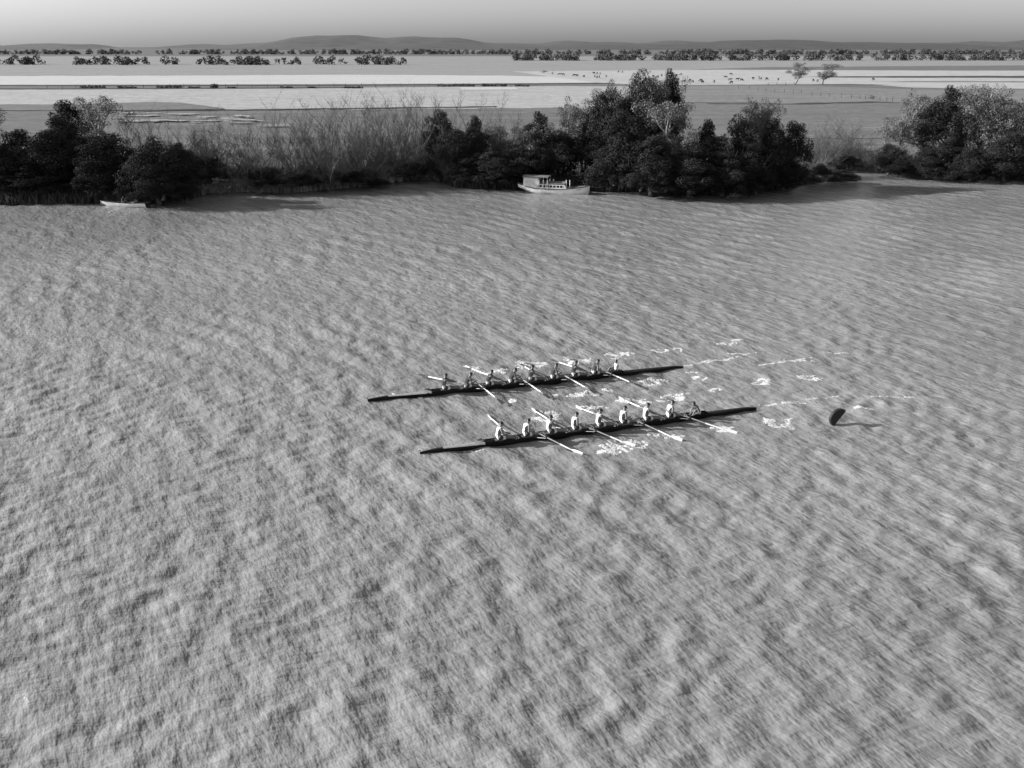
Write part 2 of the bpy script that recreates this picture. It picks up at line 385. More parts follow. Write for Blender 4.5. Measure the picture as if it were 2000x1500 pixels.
def make_shrub(seed, leafmat):
    r = np.random.default_rng(seed); rr = random.Random(seed); t = MB()
    for s in range(16):
        a = rr.uniform(0, 6.283)
        limb(t, (rr.uniform(-.4, .4), rr.uniform(-.4, .4), -.2), (rr.uniform(.1, .9)*math.cos(a), rr.uniform(.1, .9)*math.sin(a), 1), rr.uniform(4, 9), .06, .012, 4, 6, .12, rr=rr)
    blobs = []
    for i in range(60):
        a = rr.uniform(0, 6.283); h = rr.random()**1.1; R0 = 4.6*(1-.6*h)*rr.random()**.5
        blobs.append(((R0*math.cos(a), R0*math.sin(a), .4+8.6*h), rr.uniform(.4, 1.0)))
    c, n_ = crown_points(blobs, 110, r)
    return new_mesh('trunk', t.v, t.f), leaf_mesh('crown', c, n_, .10, .4, seed), leafmat, M['pbark']
for s in range(5): PROTO['dense'].append(make_dense(11+s, M['dleaf']))
for s in range(4): PROTO['gum'].append(make_gum(31+s, M['gleaf']))
for s in range(6): PROTO['willow'].append(make_willow(51+s))
for s in range(3): PROTO['shrub'].append(make_shrub(71+s, M['pleaf']))
BUILT = []
def plant(px, base, top, wpx, kind, dy=0):
    p = G(px, base, .3)
    if dy: q = Vector((p.x, p.y)); q = q*(1+dy/q.length); p = Vector((q.x, q.y, LZ))
    h = max(.8, height_at(p.x, p.y, top)-p.z); wd = wpx/(pxm(base)*.98)*{'gum': 1.35, 'dense': 1.15, 'shrub': 1.15}.get(kind, 1)
    nm = {'dense': 'evergreen_tree', 'gum': 'gum_tree', 'willow': 'bare_willow', 'shrub': 'leafy_shrub', 'low': 'low_bush'}[kind]
    pk = {'low': 'dense'}.get(kind, kind)
    tm, cm, lm, bm = random.choice(PROTO[pk])
    root = empty(nm, p, random.uniform(0, 6.283) if kind != 'willow' else random.uniform(-.5, .5))
    root.scale = (wd/10, min(wd, 9)/10, h/9.6)
    link('trunk', tm, bm, root); link('crown' if kind != 'willow' else 'twigs', cm, lm, root)
    BUILT.append((px, top, kind, root)); return root
PL = [ # photo x, base y, top y, width, kind, metres further inland
 (-70,402,230,200,'dense',0),(15,402,205,200,'gum',2),(50,402,292,170,'dense',0),
 (180,394,187,165,'gum',3),(160,394,205,130,'dense',5),(135,400,292,130,'dense',0),(225,399,268,150,'dense',1),(262,392,212,95,'shrub',6),
 (312,396,275,120,'dense',0),(355,388,290,90,'dense',0),(290,390,300,110,'dense',0),
 (300,380,213,95,'willow',9),(345,380,225,110,'willow',8),(392,379,220,105,'willow',6),(440,378,238,115,'willow',5),(492,376,222,120,'willow',6),(540,378,236,105,'willow',4),
 (590,374,205,130,'willow',4),(622,370,222,120,'willow',9),(655,369,193,140,'willow',5),(700,366,186,130,'willow',5),(738,362,200,120,'willow',9),(775,356,183,130,'willow',4),(812,354,195,110,'willow',8),(850,356,190,110,'willow',5),(895,366,198,110,'willow',4),(940,368,192,100,'willow',7),(985,369,215,95,'willow',8),
 (360,376,285,100,'low',3),(415,376,298,105,'low',3),(465,376,290,90,'shrub',3),(520,378,315,85,'low',2),(505,377,352,60,'shrub',0),(590,374,328,90,'low',1),(640,371,310,90,'low',2),(695,367,322,85,'low',1),(735,363,335,60,'low',0),(812,355,305,80,'low',1),
 (375,376,288,80,'shrub',1.5),(420,375,280,85,'shrub',2),(490,376,300,80,'shrub',1.5),(575,375,292,85,'shrub',2),(605,372,300,75,'shrub',1),(655,370,300,80,'shrub',1),(700,366,278,80,'shrub',2),(750,360,292,80,'shrub',1),(815,355,280,85,'shrub',1),(620,372,240,110,'willow',6),(680,368,215,130,'willow',7),(755,360,200,120,'willow',6),(830,356,205,110,'willow',6),(1600,345,262,80,'shrub',3),(1660,333,252,90,'willow',4),(1625,336,255,90,'willow',3),(345,377,270,90,'shrub',5),(400,376,262,100,'shrub',4),(470,376,262,100,'shrub',5),(430,376,240,80,'shrub',8),(515,376,276,105,'willow',1),(545,376,288,90,'shrub',2),(630,373,285,85,'shrub',3),(645,371,256,110,'willow',0),(690,367,290,85,'shrub',2),(725,363,250,110,'willow',1),(780,357,285,80,'shrub',2),(795,355,250,100,'willow',1),(840,355,262,85,'shrub',2),(872,363,262,95,'willow',0),(905,366,250,80,'shrub',3),
 (380,375,300,90,'dense',5),(440,374,305,95,'dense',6),(430,378,345,60,'shrub',0),(560,375,322,80,'dense',4),(610,371,318,85,'dense',5),(670,368,312,85,'dense',6),(730,363,322,85,'dense',5),(775,355,318,75,'low',3),(835,354,300,80,'dense',3),(400,376,250,60,'shrub',7),(600,372,262,60,'shrub',6),
 (1215,378,332,60,'low',1),(1250,381,322,85,'low',-.3),(1300,383,330,85,'low',-.3),(1345,384,325,80,'low',-.3),(1390,382,330,80,'low',-.3),(1435,380,325,80,'low',-.3),(1480,377,328,80,'low',-.2),(1522,372,325,70,'low',-.2),(1555,367,322,50,'low',-.2),(985,371,335,70,'low',0),(905,369,338,70,'low',0),(945,371,340,60,'low',0),(320,399,335,110,'low',-.2),(365,394,325,60,'low',0),(150,402,345,90,'low',6),(1760,344,312,70,'low',0),(1830,348,318,80,'low',0),(1895,352,318,80,'low',0),
 (862,364,222,75,'dense',4),(895,367,258,90,'dense',1),(930,370,235,85,'dense',4),(962,371,300,110,'dense',0),(1000,371,242,105,'gum',5),(1048,372,236,110,'gum',4),(1090,372,206,60,'gum',6),(1020,371,290,110,'dense',2),(1095,373,262,110,'dense',5),
 (1135,374,190,95,'gum',12),(1180,373,168,100,'gum',10),(1228,375,150,110,'gum',7),(1278,376,153,85,'gum',8),(1155,375,245,110,'dense',8),(1215,376,225,120,'dense',3),(1200,378,290,120,'dense',4),(1275,378,205,125,'gum',3),(1325,379,196,115,'gum',4),(1270,379,270,120,'dense',0),(1345,381,285,120,'dense',0),
 (1375,378,243,95,'dense',4),(1410,377,262,90,'shrub',2),(1432,377,232,85,'dense',4),(1410,380,300,120,'dense',0),(1478,374,188,85,'gum',7),(1500,373,240,100,'dense',3),(1475,376,285,110,'dense',0),(1540,367,243,75,'dense',3),(1530,369,305,90,'dense',0),(1460,377,262,70,'shrub',1),
 (1578,350,232,85,'willow',4),(1605,340,262,95,'willow',5),(1640,333,225,90,'willow',6),(1590,348,300,80,'shrub',1),(1675,333,262,80,'willow',7),(1640,332,292,75,'shrub',3),(1690,335,290,70,'shrub',2),(1655,331,305,70,'low',1),
 (1745,341,196,110,'gum',6),(1800,343,178,115,'gum',7),(1845,346,163,120,'gum',8),(1898,349,175,120,'gum',6),(1960,351,180,140,'gum',5),(1735,340,285,80,'low',0),(1780,343,262,100,'shrub',3),(1800,345,292,95,'low',0),(1850,348,272,90,'dense',2),(1895,350,290,95,'dense',0),(1960,352,262,120,'dense',0),(2030,354,215,150,'dense',3),(2100,355,230,150,'dense',2),
]
PL += [(60,400,262,190,'dense',-2),(135,400,238,150,'dense',-2),(205,397,300,130,'dense',-1.5),(110,398,330,150,'dense',-5),(-20,402,300,200,'dense',-3),(1240,374,150,105,'dense',6),(1296,375,152,85,'dense',7),(1180,373,180,95,'dense',7),(1255,374,148,95,'gum',8),(1210,374,158,90,'gum',7),(1050,372,228,90,'dense',4),(1830,347,180,100,'dense',6)]
PL = [(a[0], a[1], a[2]+14, a[3], 'shrub' if (a[4] == 'dense' and a[0] > 430) else a[4], a[5]) if (400 < a[0] < 850 and a[4] in ('low', 'dense')) else a for a in PL]
for a in PL: plant(*a[:5], dy=a[5]*.9+(10 if a[0] < 200 else 5 if a[0] < 290 else (2.5 if 860 < a[0] < 1130 else 0)))
# spit with low bush in front of the inlet
m = MB(); rows = []
for (x, y0, y1) in [(1540,372,350),(1570,364,346),(1600,357,347),(1640,356,350),(1675,353,350.5),(1682,351.5,351)]:
    a, b = G(x, y0), G(x, y1); rows.append([(a.x, a.y, -.3), tuple(a.lerp(b, .25)+Vector((0, 0, .35))), tuple(a.lerp(b, .7)+Vector((0, 0, .4))), (b.x, b.y, -.3)])
m.loft(rows); struct(m.build('mud_bank', field_mat('wet_mud', .09, .3), smooth=True))
plant(1600, 356, 322, 80, 'low'); plant(1645, 354, 333, 70, 'low'); plant(1665, 353.5, 340, 45, 'shrub')
KW = {'dense': ('dark dense evergreen on the far bank', 'tree', 'dark evergreen trees along the far bank'),
      'gum': ('airy grey gum tree on the far bank', 'tree', 'gum trees on the far bank'),
      'willow': ('bare many-stemmed willow on the far bank', 'shrub', 'bare willows along the far bank'),
      'shrub': ('pale half-leafy shrub on the far bank', 'shrub', 'pale shrubs along the far bank'),
      'low': ('low dark bush at the water\'s edge', 'bush', 'low bushes at the water\'s edge')}
def ordinal(i, n):
    if (i < 25 and i <= (n+1)//2) or n-i+1 > 24: return ORD[i]+' from the left' if i > 1 else 'leftmost of its kind'
    k = n-i+1; return ORD[k]+' from the right' if k > 1 else 'rightmost of its kind'
for kind in KW:
    L = sorted([b for b in BUILT if b[2] == kind], key=lambda b: b[0])
    vis = L
    for i, b in enumerate(vis):
        tag(b[3], KW[kind][0]+', '+ordinal(i+1, len(vis)), KW[kind][1], KW[kind][2])

# reeds and rank grass along the bank
def blades(name, spec, m, label):
    V = []; Fc = []; r = np.random.default_rng(5)
    for (x0, x1, off0, off1, hgt, n) in spec:
        for i in range(n):
            x = r.uniform(x0, x1); p = G(x, shore_y(x)); d = r.uniform(off0, off1); L = math.hypot(p.x, p.y); px, py = p.x*(L+d)/L, p.y*(L+d)/L
            zb = .05 if d < .6 else (.4 if d < 2 else (.6 if d < 4 else LZ-.1)); h = hgt*r.uniform(.4, 1.2); a = r.uniform(0, 3.14); wd = .05+.05*h
            k = len(V); lx, ly = r.normal(0, .22, 2)*h
            V += [(px-wd*math.cos(a), py-wd*math.sin(a), zb), (px+wd*math.cos(a), py+wd*math.sin(a), zb), (px+lx, py+ly, zb+h)]; Fc.append((k, k+1, k+2))
    mm = new_mesh(name, np.array(V), np.array(Fc)); return stuff(link(name, mm, m), label)
blades('reeds', [(395, 760, -.9, 4, 1.3, 14000), (760, 1000, -.1, 4, .8, 3500), (1560, 1760, 0, 5, 1.0, 4000), (395, 580, -.3, 1.2, 1.4, 4000)], M['reed'], 'dry reeds and rank grass fringing the far bank')
blades('undergrowth', [(-300, 400, -.5, 5, 1.1, 6000), (860, 1570, -.8, 5, 1.1, 12000), (1720, 2300, -.3, 5, 1.0, 6000), (400, 860, 3, 14, .9, 12000), (1560, 1760, 4, 20, .8, 4000)], mat('undergrowth', .06, .8, .3, .4, island=.5), 'dark undergrowth beneath the trees of the far bank')

# far lone trees, scrub, hedge clumps
def far_tree(px, base, hgt, wd, label, seed, name='paddock_tree', dark=False):
    p = G(px, base, LZ); tm, cm, lm, bm = PROTO['gum'][seed % 4]
    root = empty(name, p, seed*1.3); root.scale = (wd/9, wd/9, hgt/9.6)
    link('trunk', tm, bm, root); link('crown', cm, lm, root); tag(root, label, 'tree'); return root
far_tree(1551, 165, 9.5, 13, 'left one of two lone trees standing in the pale cattle paddock', 0)
far_tree(1607, 164.5, 9, 13, 'right one of two lone trees standing in the pale cattle paddock', 1)
def far_wood(name, X0, X1, Y, n, hgt, label):
    V = []; r = np.random.default_rng(int(Y)); blobs = []
    for i in range(n):
        x = r.uniform(X0, X1); h = hgt*r.uniform(.5, 1.1); y = Y+r.uniform(-25, 25)
        for j in range(3): blobs.append(((x+r.normal(0, h*.3), y+r.normal(0, h*.3), LZ+h*(.15+.25*j)), h*r.uniform(.3, .5)))
    cs, ns = crown_points(blobs, 5.5, r)
    stuff(link(name, leaf_mesh(name, cs, ns, .75, .7, 3), M['bush']), label)
far_wood('far_wood', -900, -100, 900, 170, 8, 'belt of trees far across the plain')
far_wood('far_wood', 0, 1100, 1150, 300, 9, 'belt of trees far across the plain to the right')
far_wood('far_wood', -1500, 1500, 1900, 700, 10, 'dark distant woods below the hills')
def scrub(px, base, wpx, h, label, group):
    r = np.random.default_rng(int(px)+3); p = G(px, base, LZ); wd = wpx/pxm(base); blobs = []
    for i in range(7): blobs.append(((-wd/2+wd*i/6, r.uniform(-.6, .6), h*.4*r.uniform(.6, 1.2)), max(wd/9, h*.5)))
    cs, ns = crown_points(blobs, 90/h, r); o = link('scrub_clump', leaf_mesh('scrub_clump', cs, ns, .28, .6, int(px)), M['bush']); o.location = p
    tag(o, label, 'bush', group)
for si, (x, wd, h) in enumerate([(180,40,.9),(248,30,.8),(330,40,1.1),(380,18,.9),(419,7,2.2),(452,15,.8),(560,20,.9),(610,14,.9),(690,30,.8),(868,22,1.0),(905,35,.8),(965,40,.9),(1020,22,.8)]):
    scrub(x, 172.6 if x < 700 else 169, wd, h, f'{"tall narrow" if h > 2 else "low dark"} scrub clump on the far ditch, {ORD[si+1]} from the left', 'scrub clumps along the far fence')
for (x, y, wd) in [(1060,143,18),(1305,167,40),(1700,196,16)]:
    scrub(x, y, wd, 1.1, {1060: 'low dark scrub patch beside the cattle at the photo\'s top centre', 1305: 'low scrub at the paddock edge above the tallest trees', 1700: 'low scrub by the slanting fence near the right'}[x], None) if False else tag(bpy.context.scene.objects[-1] if False else far_tree(x, y, 1.6, wd/pxm(y), {1060: 'low dark scrub patch beside the cattle near the top centre', 1305: 'low scrub at the paddock edge just past the tallest trees', 1700: 'low scrub against the slanting fence toward the right'}[x], x % 4, 'scrub_clump'), {1060: 'low dark scrub patch beside the cattle near the top centre', 1305: 'low scrub at the paddock edge just past the tallest trees', 1700: 'low scrub against the slanting fence toward the right'}[x], 'bush')

# fences
def fence(posts, h, label, wires=2):
    ps = [G(x, y, LZ) for x, y in posts]; root = empty('fence', ps[0]); o0 = ps[0]
    pm = MB(); pm.tube([(0, 0, -.2), (0, 0, h)], [.13, .11], 6); mesh = new_mesh('post', pm.v, pm.f)
    for p in ps:
        o = link('post', mesh, M['post'], root, loc=p-o0, rot=(random.gauss(0, .04), random.gauss(0, .04), 0)); o.scale = (1, 1, random.uniform(.85, 1.15))
    for k in range(wires):
        wv = MB(); wv.tube([p-o0+Vector((0, 0, h*(.9-.4*k))) for p in ps], .02, 3); wv.build('wire', M['wire'], root)
    tag(root, label, 'fence')
fence([(95+26.5*i+random.uniform(-3, 3), 173-.105*i) for i in range(36)], 1.5, 'post and wire fence running level across the pale fields at upper left')
fence([(1250+.325*x, 120+.325*y) for x, y in [(590,165),(655,168),(708,174),(755,180),(808,186),(865,190),(920,193),(968,192),(1030,205),(1085,208),(1135,214),(1208,218),(1268,222),(1320,224),(1352,230),(1400,232),(1440,236),(1480,240),(1515,243),(1570,247)]], 1.4, 'line of fence posts slanting across the grey paddock at upper right')
fence([(478+15*i, 280-.12*i) for i in range(22)], 1.1, 'dark low fence behind the bare willows', 3)
fence([(1500+17*i, 166-.02*i) for i in range(4)], 1.2, 'short fence stretch beneath the two lone paddock trees')

# ------------------------------------------------------------ skinned bodies
def skin_mesh(name, P, E, Rad, root, sub=1):
    m = bpy.data.meshes.new(name); m.from_pydata([tuple(p) for p in P], E, []); m.update()
    o = bpy.data.objects.new(name, m); C.objects.link(o)
    md = o.modifiers.new('s', 'SKIN'); md.branch_smoothing = .4
    if not m.skin_vertices: m.skin_vertices  # created by the modifier
    sv = m.skin_vertices[0].data
    for i, r_ in enumerate(Rad): sv[i].radius = (r_, r_) if not isinstance(r_, tuple) else r_
    for i in range(len(P)): sv[i].use_root = (i == root)
    s2 = o.modifiers.new('u', 'SUBSURF'); s2.levels = sub; s2.render_levels = sub
    dg = bpy.context.evaluated_depsgraph_get(); dg.update()
    me = bpy.data.meshes.new_from_object(o.evaluated_get(dg)); bpy.data.objects.remove(o); return me
def ik(a, b, l1, l2, pole):
    a, b, pole = Vector(a), Vector(b), Vector(pole); d = b-a; L = min(d.length, (l1+l2)*.995); dn = d.normalized(); b = a+dn*L
    x = (l1*l1-l2*l2+L*L)/(2*L); h = math.sqrt(max(0, l1*l1-x*x)); p = (pole-dn*pole.dot(dn)).normalized()
    return a+dn*x+p*h, b
def person(origin, yaw, lean, hands, feet, cloth, hipz=.0, name='person', headturn=0., shorts='wcloth', scale=1., sleeves=False, twist=0.):
    """origin: world seat point; yaw: facing direction; hands/feet in the body's own frame (x forward, y left, z up)."""
    P, E, Rd, tagv = [], [], [], []
    def add(p, r_, parent=None, t='b'):
        P.append(Vector(p)); Rd.append(r_); tagv.append(t)
        if parent is not None: E.append((parent, len(P)-1))
        return len(P)-1
    ld = Vector((math.sin(lean), 0, math.cos(lean))); fw = Vector((math.cos(lean), 0, -math.sin(lean)))
    hip = Vector((0, 0, .10)); pel = add(hip, .15, t='p')
    wa = add(hip+ld*.17, .135, pel, 't'); ch = add(hip+ld*.36-fw*.01, .155, wa, 't'); uc = add(hip+ld*.46, .135, ch, 't')
    nl = (ld*.6+Vector((0, 0, 1))*.55).normalized()
    nk = add(hip+ld*.54+nl*.01, .062, uc, 'n'); jaw = add(P[nk]+nl*.085+fw*.02, .085, nk, 'h'); hc = add(P[nk]+nl*.165+fw*.012, .108, jaw, 'h'); ht = add(P[nk]+nl*.24, .08, hc, 'h')
    add(P[jaw]+fw*.09+nl*.02, .016, jaw, 'h')
    for s_ in (1, -1):
        sh = add(hip+ld*.475+Vector((math.sin(twist)*s_*.1, s_*.185, 0)), .078, uc, 's')
        el, ha = ik(P[sh], hands[0 if s_ == 1 else 1], .29, .26, (-.5, s_*.6, -.7))
        m1 = add(P[sh].lerp(el, .45), .062, sh, 'a'); e = add(el, .042, m1, 'a'); m2 = add(el.lerp(ha, .35), .05, e, 'a'); wr = add(ha, .03, m2, 'a')
        pd = (ha-el).normalized(); add(ha+pd*.07, .034, wr, 'a')
        hp = add(Vector((.04, s_*.095, .085)), .1, pel, 'p')
        f = Vector(feet[0 if s_ == 1 else 1])
        kn, an = ik(P[hp], f, .43, .42, (.0, s_*.25, 1))
        th = add(P[hp].lerp(kn, .45), .098, hp, 'l'); k = add(kn, .068, th, 'k'); ca = add(kn.lerp(an, .35), .055, k, 'k'); ak = add(an, .037, ca, 'k')
        add(an+Vector((.12, 0, .04)), .035, ak, 'k')
    me = skin_mesh('body', P, E, Rd, pel)
    nv = len(me.vertices); co = np.zeros(nv*3, np.float32); me.vertices.foreach_get('co', co)
    bm = bmesh.new(); bm.from_mesh(me); bm.normal_update()
    segs = [(P[a], P[b], tagv[b]) for a, b in E]
    def near(c):
        best = None
        for a, b, t_ in segs:
            d = b-a; u = max(0, min(1, (c-a).dot(d)/max(1e-9, d.length_squared))); L = (c-(a+d*u)).length
            if best is None or L < best[0]: best = (L, t_, u)
        return best
    info = [(fc, near(fc.calc_center_median())) for fc in bm.faces]
    def garment(nm, sel, off, mt):
        vs = {}; V = []; Fq = []
        for fc, (L, t_, u) in info:
            if sel(fc, t_, u):
                idx = []
                for v in fc.verts:
                    if v.index not in vs: vs[v.index] = len(V); V.append(v.co+v.normal*off)
                    idx.append(vs[v.index])
                Fq.append(idx)
        return (nm, V, Fq, mt)
    side = lambda fc: abs(fc.normal.y) > .78
    gs = [garment('shorts', lambda fc, t_, u: t_ == 'p' or (t_ == 'l') or (t_ == 'k' and u < .6 and (fc.calc_center_median()-hip).length < .47) or (t_ == 't' and (fc.calc_center_median()-hip).dot(ld) < .07), .014, M[shorts]),
          garment('singlet', lambda fc, t_, u: (t_ == 't' or (t_ == 's' and (u < .75)) ) and (sleeves or not side(fc)) or (sleeves and t_ in 's'), .012, M[cloth]),
          garment('hair', lambda fc, t_, u: t_ == 'h' and (lambda q: q.dot(nl) > .0 and (q.dot(fw) < .045 or q.dot(nl) > .055))(fc.calc_center_median()-P[hc]), .014, M['hair'])]
    # hands: thumb and four fingers curled round the grip, ears
    fm = MB(); fm.v = [v.co.copy() for v in bm.verts]; fm.f = [tuple(v.index for v in fc.verts) for fc in bm.faces]
    for s_ in (1, -1):
        pi_ = [i for i, t_ in enumerate(tagv) if t_ == 'a']; k = pi_[4] if s_ == 1 else pi_[9]
        hp_, wrp = P[k], P[k-1]; d = (hp_-wrp).normalized(); sd = d.cross(Vector((0, 0, 1))).normalized(); dn = sd.cross(d).normalized()
        if dn.z > 0: dn = -dn
        for q, (o_, L) in enumerate([(-.03, .068), (-.01, .078), (.011, .074), (.031, .06)]):
            b0 = hp_+sd*o_+d*.012; b1 = b0+d*L*.45; b2 = b1+(d*.4+dn).normalized()*L*.35; b3 = b2+(dn-d*.7).normalized()*L*.3
            fm.tube([b0, b1, b2, b3], [.0095, .009, .008, .006], 5)
        b0 = hp_-sd*.03*s_-d*.02; fm.tube([b0, b0-sd*.02*s_+d*.02+dn*.01, b0-sd*.012*s_+d*.04+dn*.03], [.011, .01, .008], 5)
        ea = P[hc]+Vector((0, s_*.083, 0))-nl*.03; fm.tube([ea-nl*.025, ea+Vector((-.01, s_*.012, 0)), ea+nl*.025], [.008, .014, .008], 5)
    bm.free()
    Mx = Matrix.Translation(origin) @ Matrix.Rotation(yaw, 4, 'Z') @ Matrix.Scale(scale, 4)
    body = new_mesh('person', fm.v, fm.f); o = link(name, body, M['skin'], smooth=True); o.matrix_world = Mx
    for nm, V, Fq, mt in gs:
        if Fq: link(nm, new_mesh(nm, V, Fq), mt, o, smooth=True)
    return o

# ------------------------------------------------------------ racing eights
def eight(bow, stern, which, hips, heads, tips, tipz, cloth, cox, coxhead, word):
    B, T = G(*bow, .15), G(*stern, .2); B.z = T.z = 0
    ax = (T-B); L = ax.length; ax.normalize(); yaw = math.atan2(ax.y, ax.x)      # local x: from bow to stern (rowers face +x)
    print('EIGHT', which, 'length', round(L, 2), 'yaw', round(math.degrees(yaw), 1))
    root = empty('racing_shell', B, yaw); lat = Vector((-ax.y, ax.x, 0))          # +y local = far side
    def s_of(px, z=.25):
        lo, hi = 0, L
        for _ in range(40):
            mid = (lo+hi)/2; q = B+ax*mid; q = Vector((q.x, q.y, z))
            if proj(q)[0] < px: lo = mid
            else: hi = mid
        return lo
    sh = [s_of(x) for x, y in hips]; c0 = sh[0]-.75; cxs = s_of(cox[0]); c1 = cxs+.45
    NS = 60
    def beam(s):
        u = s/L; return max(.012, .31*max(0, 1-abs(2*u-1)**2.0)**.8)
    def top(s):
        u = s/L; return .15-.07*max(0, 1-s/.8)-.07*max(0, 1-(L-s)/.6)+.05*(2*u-1)**2+(.05 if c0 < s < c1 else 0)
    secs = []
    for i in range(NS+1):
        s = L*i/NS; b = beam(s); k = -.15*max(.75, 1-abs(2*s/L-1)**4); t = top(s)
        secs.append([(s, b, t), (s, b*1.0, t*.35), (s, b*.8, k*.6), (s, b*.35, k*.95), (s, 0, k), (s, -b*.35, k*.95), (s, -b*.8, k*.6), (s, -b, t*.35), (s, -b, t)])
    h = MB(); h.loft(secs); hull = h.build('hull', M['hull'], root, smooth=True)
    def deck(a, b_, name, m_, rise, n=16):
        d = MB(); rows = []
        for i in range(n+1):
            s = a+(b_-a)*i/n; b = beam(s)+.004; t = top(s)+.002
            rows.append([(s, b, t), (s, b*.5, t+rise*.8*b/.3), (s, 0, t+rise*b/.3), (s, -b*.5, t+rise*.8*b/.3), (s, -b, t)])
        d.loft(rows); d.build(name, m_, root, smooth=True)
    deck(0.02, 1.1, 'bow_cap', M['hull'], .05, 8); deck(1.1, c0, 'bow_deck', M['canvas'], .06); deck(c1, L-.02, 'stern_deck', M['hull'], .05)
    fl = MB(); rows = []
    for i in range(25):
        s = c0+(c1-c0)*i/24; b = beam(s)*.93; rows.append([(s, b, top(s)-.01), (s, b*.85, .02), (s, -b*.85, .02), (s, -b, top(s)-.01)])
    fl.loft(rows); fl.build('inner_skin', M['inner'], root)
    for sg in (1, -1):
        cm = MB(); cm.tube([(c0+(c1-c0)*i/16, sg*(beam(c0+(c1-c0)*i/16)+.012), top(c0+.1)+.01) for i in range(17)], .022, 5); cm.build('saxboard', M['hull'], hull)
    bwk = MB()
    for sg in (1, -1):
        a = Vector((c0-.35, 0, top(c0-.35)+.03)); b = Vector((c0+.05, sg*.29, top(c0)+.02))
        bwk.add([a, b, b+Vector((0, 0, .13)), a+Vector((0, 0, .15)), a+Vector((.03, 0, 0)), b+Vector((.03, 0, 0)), b+Vector((.03, 0, .13)), a+Vector((.03, 0, .15))], [(0,1,2,3),(7,6,5,4),(3,2,6,7),(0,4,5,1),(1,5,6,2),(0,3,7,4)])
    bwk.build('breakwater', M['loom'], root)
    bb = MB(); bb.tube([(-.03, 0, .19), (0, 0, .2), (.04, 0, .2)], [.02, .035, .02], 8); bb.build('bow_ball', M['hull'], hull)
    st = MB(); st.box((.35, 0, .3), (.02, .02, .12)); st.build('bow_number_pin', M['hull'], root) if False else None
    rd = MB(); rd.box((L-.25, 0, -.05), (.3, .02, .2)); rd.build('rudder', M['hull'], hull)
    seatm = MB(); seatm.box((0, 0, 0), (.2, .26, .03)); seatmesh = new_mesh('seat', seatm.v, seatm.f)
    footm = MB(); footm.box((0, 0, 0), (.03, .36, .24), Matrix.Rotation(R(40), 3, 'Y')); footmesh = new_mesh('foot_stretcher', footm.v, footm.f)
    LF, LN = .80, .80
    for i in range(8):
        s = sh[i]; far = i % 2 == 0; sd = 1 if far else -1
        link('seat', seatmesh, M['inner'], root, loc=(s, 0, .235)); link('foot_stretcher', footmesh, M['inner'], root, loc=(s+1.02, 0, .15))
        lk = Vector((s+(.55 if far else .85), sd*.80, .40))
        rg = MB(); tp = top(s+.5)
        for dx in (-.38, .34): rg.tube([(lk.x+dx, sd*beam(s)*.98, tp), lk-Vector((0, 0, .06))], .014, 5)
        rg.tube([(lk.x, sd*beam(s)*.98, .06), lk-Vector((0, 0, .07))], .012, 5); rg.tube([lk-Vector((0, 0, .1)), lk+Vector((0, 0, .08))], .018, 6); rg.box(lk+Vector((0, 0, .0)), (.05, .06, .07))
        rg.build('rigger', M['steel'], root)
        W = lambda p: B+ax*p[0]+lat*p[1]+Vector((0, 0, p[2]))
        lkw = W(lk); tp_w = G(*tips[i], tipz); dvec = tp_w-lkw; Lo = dvec.length
        Ln = max(2.0, min(2.95, Lo)); dirv = dvec.normalized()
        print('  oar', i+1, 'lock-tip', round(Lo, 2), 'angle to stern', round(math.degrees(math.atan2(dvec.dot(ax), abs(dvec.dot(lat)))), 0))
        q = dirv.to_track_quat('X', 'Z').to_euler()
        od = empty('oar', lkw); od.rotation_euler = q
        white_blade = which == 1 or i == 2
        a = MB(); a.tube([(-1.12, 0, 0), (-.75, 0, 0)], .022, 7); a.build('grip', M['loom'], od)
        a = MB(); a.tube([(-.75, 0, 0), (.0, 0, 0), (.8 if which else .35, 0, 0)], [.026, .03, .029], 7); a.build('loom', M['loom'], od)
        a = MB(); a.tube([(-.04, 0, 0), (.05, 0, 0)], .042, 8); a.build('collar', M['hull'], od)
        e0 = .8 if which else .35; e1 = Ln-(.62 if which else .80)
        a = MB(); a.tube([(e0, 0, 0), (e1, 0, 0)], [.037, .031], 8); a.build('white_sleeve', M['white'], od)
        a = MB(); a.tube([(e1, 0, 0), (Ln-.5, 0, 0)], [.026, .022], 7); a.build('neck', M['bladew'] if which else M['blade'], od)
        bl = MB(); rows = []
        vert = tipz < .1
        for u in range(7):
            x = Ln-.56+.6*u/6; wd = .03+.075*math.sin(min(1, u/4)*math.pi/2); cv = .03*math.sin(u/6*math.pi/2)
            for_ = [(x, 0, 0)]
            if vert: rows.append([(x, cv+.012, -wd), (x, cv-.015, 0), (x, cv+.012, wd), (x, cv+.03, wd), (x, cv+.005, 0), (x, cv+.03, -wd)])
            else: rows.append([(x, -wd, .012-cv*.3), (x, 0, -.012), (x, wd, .012), (x, wd, .028), (x, 0, .008), (x, -wd, .028)])
        bl.loft(rows, closed=True, cap=True); bl.build('blade', M['bladew'] if white_blade else M['blade'], od)
        tag(od, f"oar of the {ORD[i+1]} rower from the bow in the {word} boat, {'pointing away' if far else 'pointing nearer'}", 'oar', f'oars of the {word} boat')
        # rower
        inv = Matrix.Rotation(-yaw, 3, 'Z'); seatp = Vector((s, 0, .25)); seatw = W(seatp)
        hA = inv @ (lkw-dirv*1.06-seatw); hB = inv @ (lkw-dirv*.80-seatw)
        hands = (hA, hB) if hA.y > hB.y else (hB, hA)
        hands = tuple(hh+Vector((0, 0, .02))-Vector((hh.x, hh.y, 0)).normalized()*.05 for hh in hands)
        dx = (heads[i][0]-hips[i][0])/(pxm(hips[i][1])*math.cos(yaw)); lean = math.asin(max(-.3, min(.75, dx/.68)))+random.gauss(0, .03)
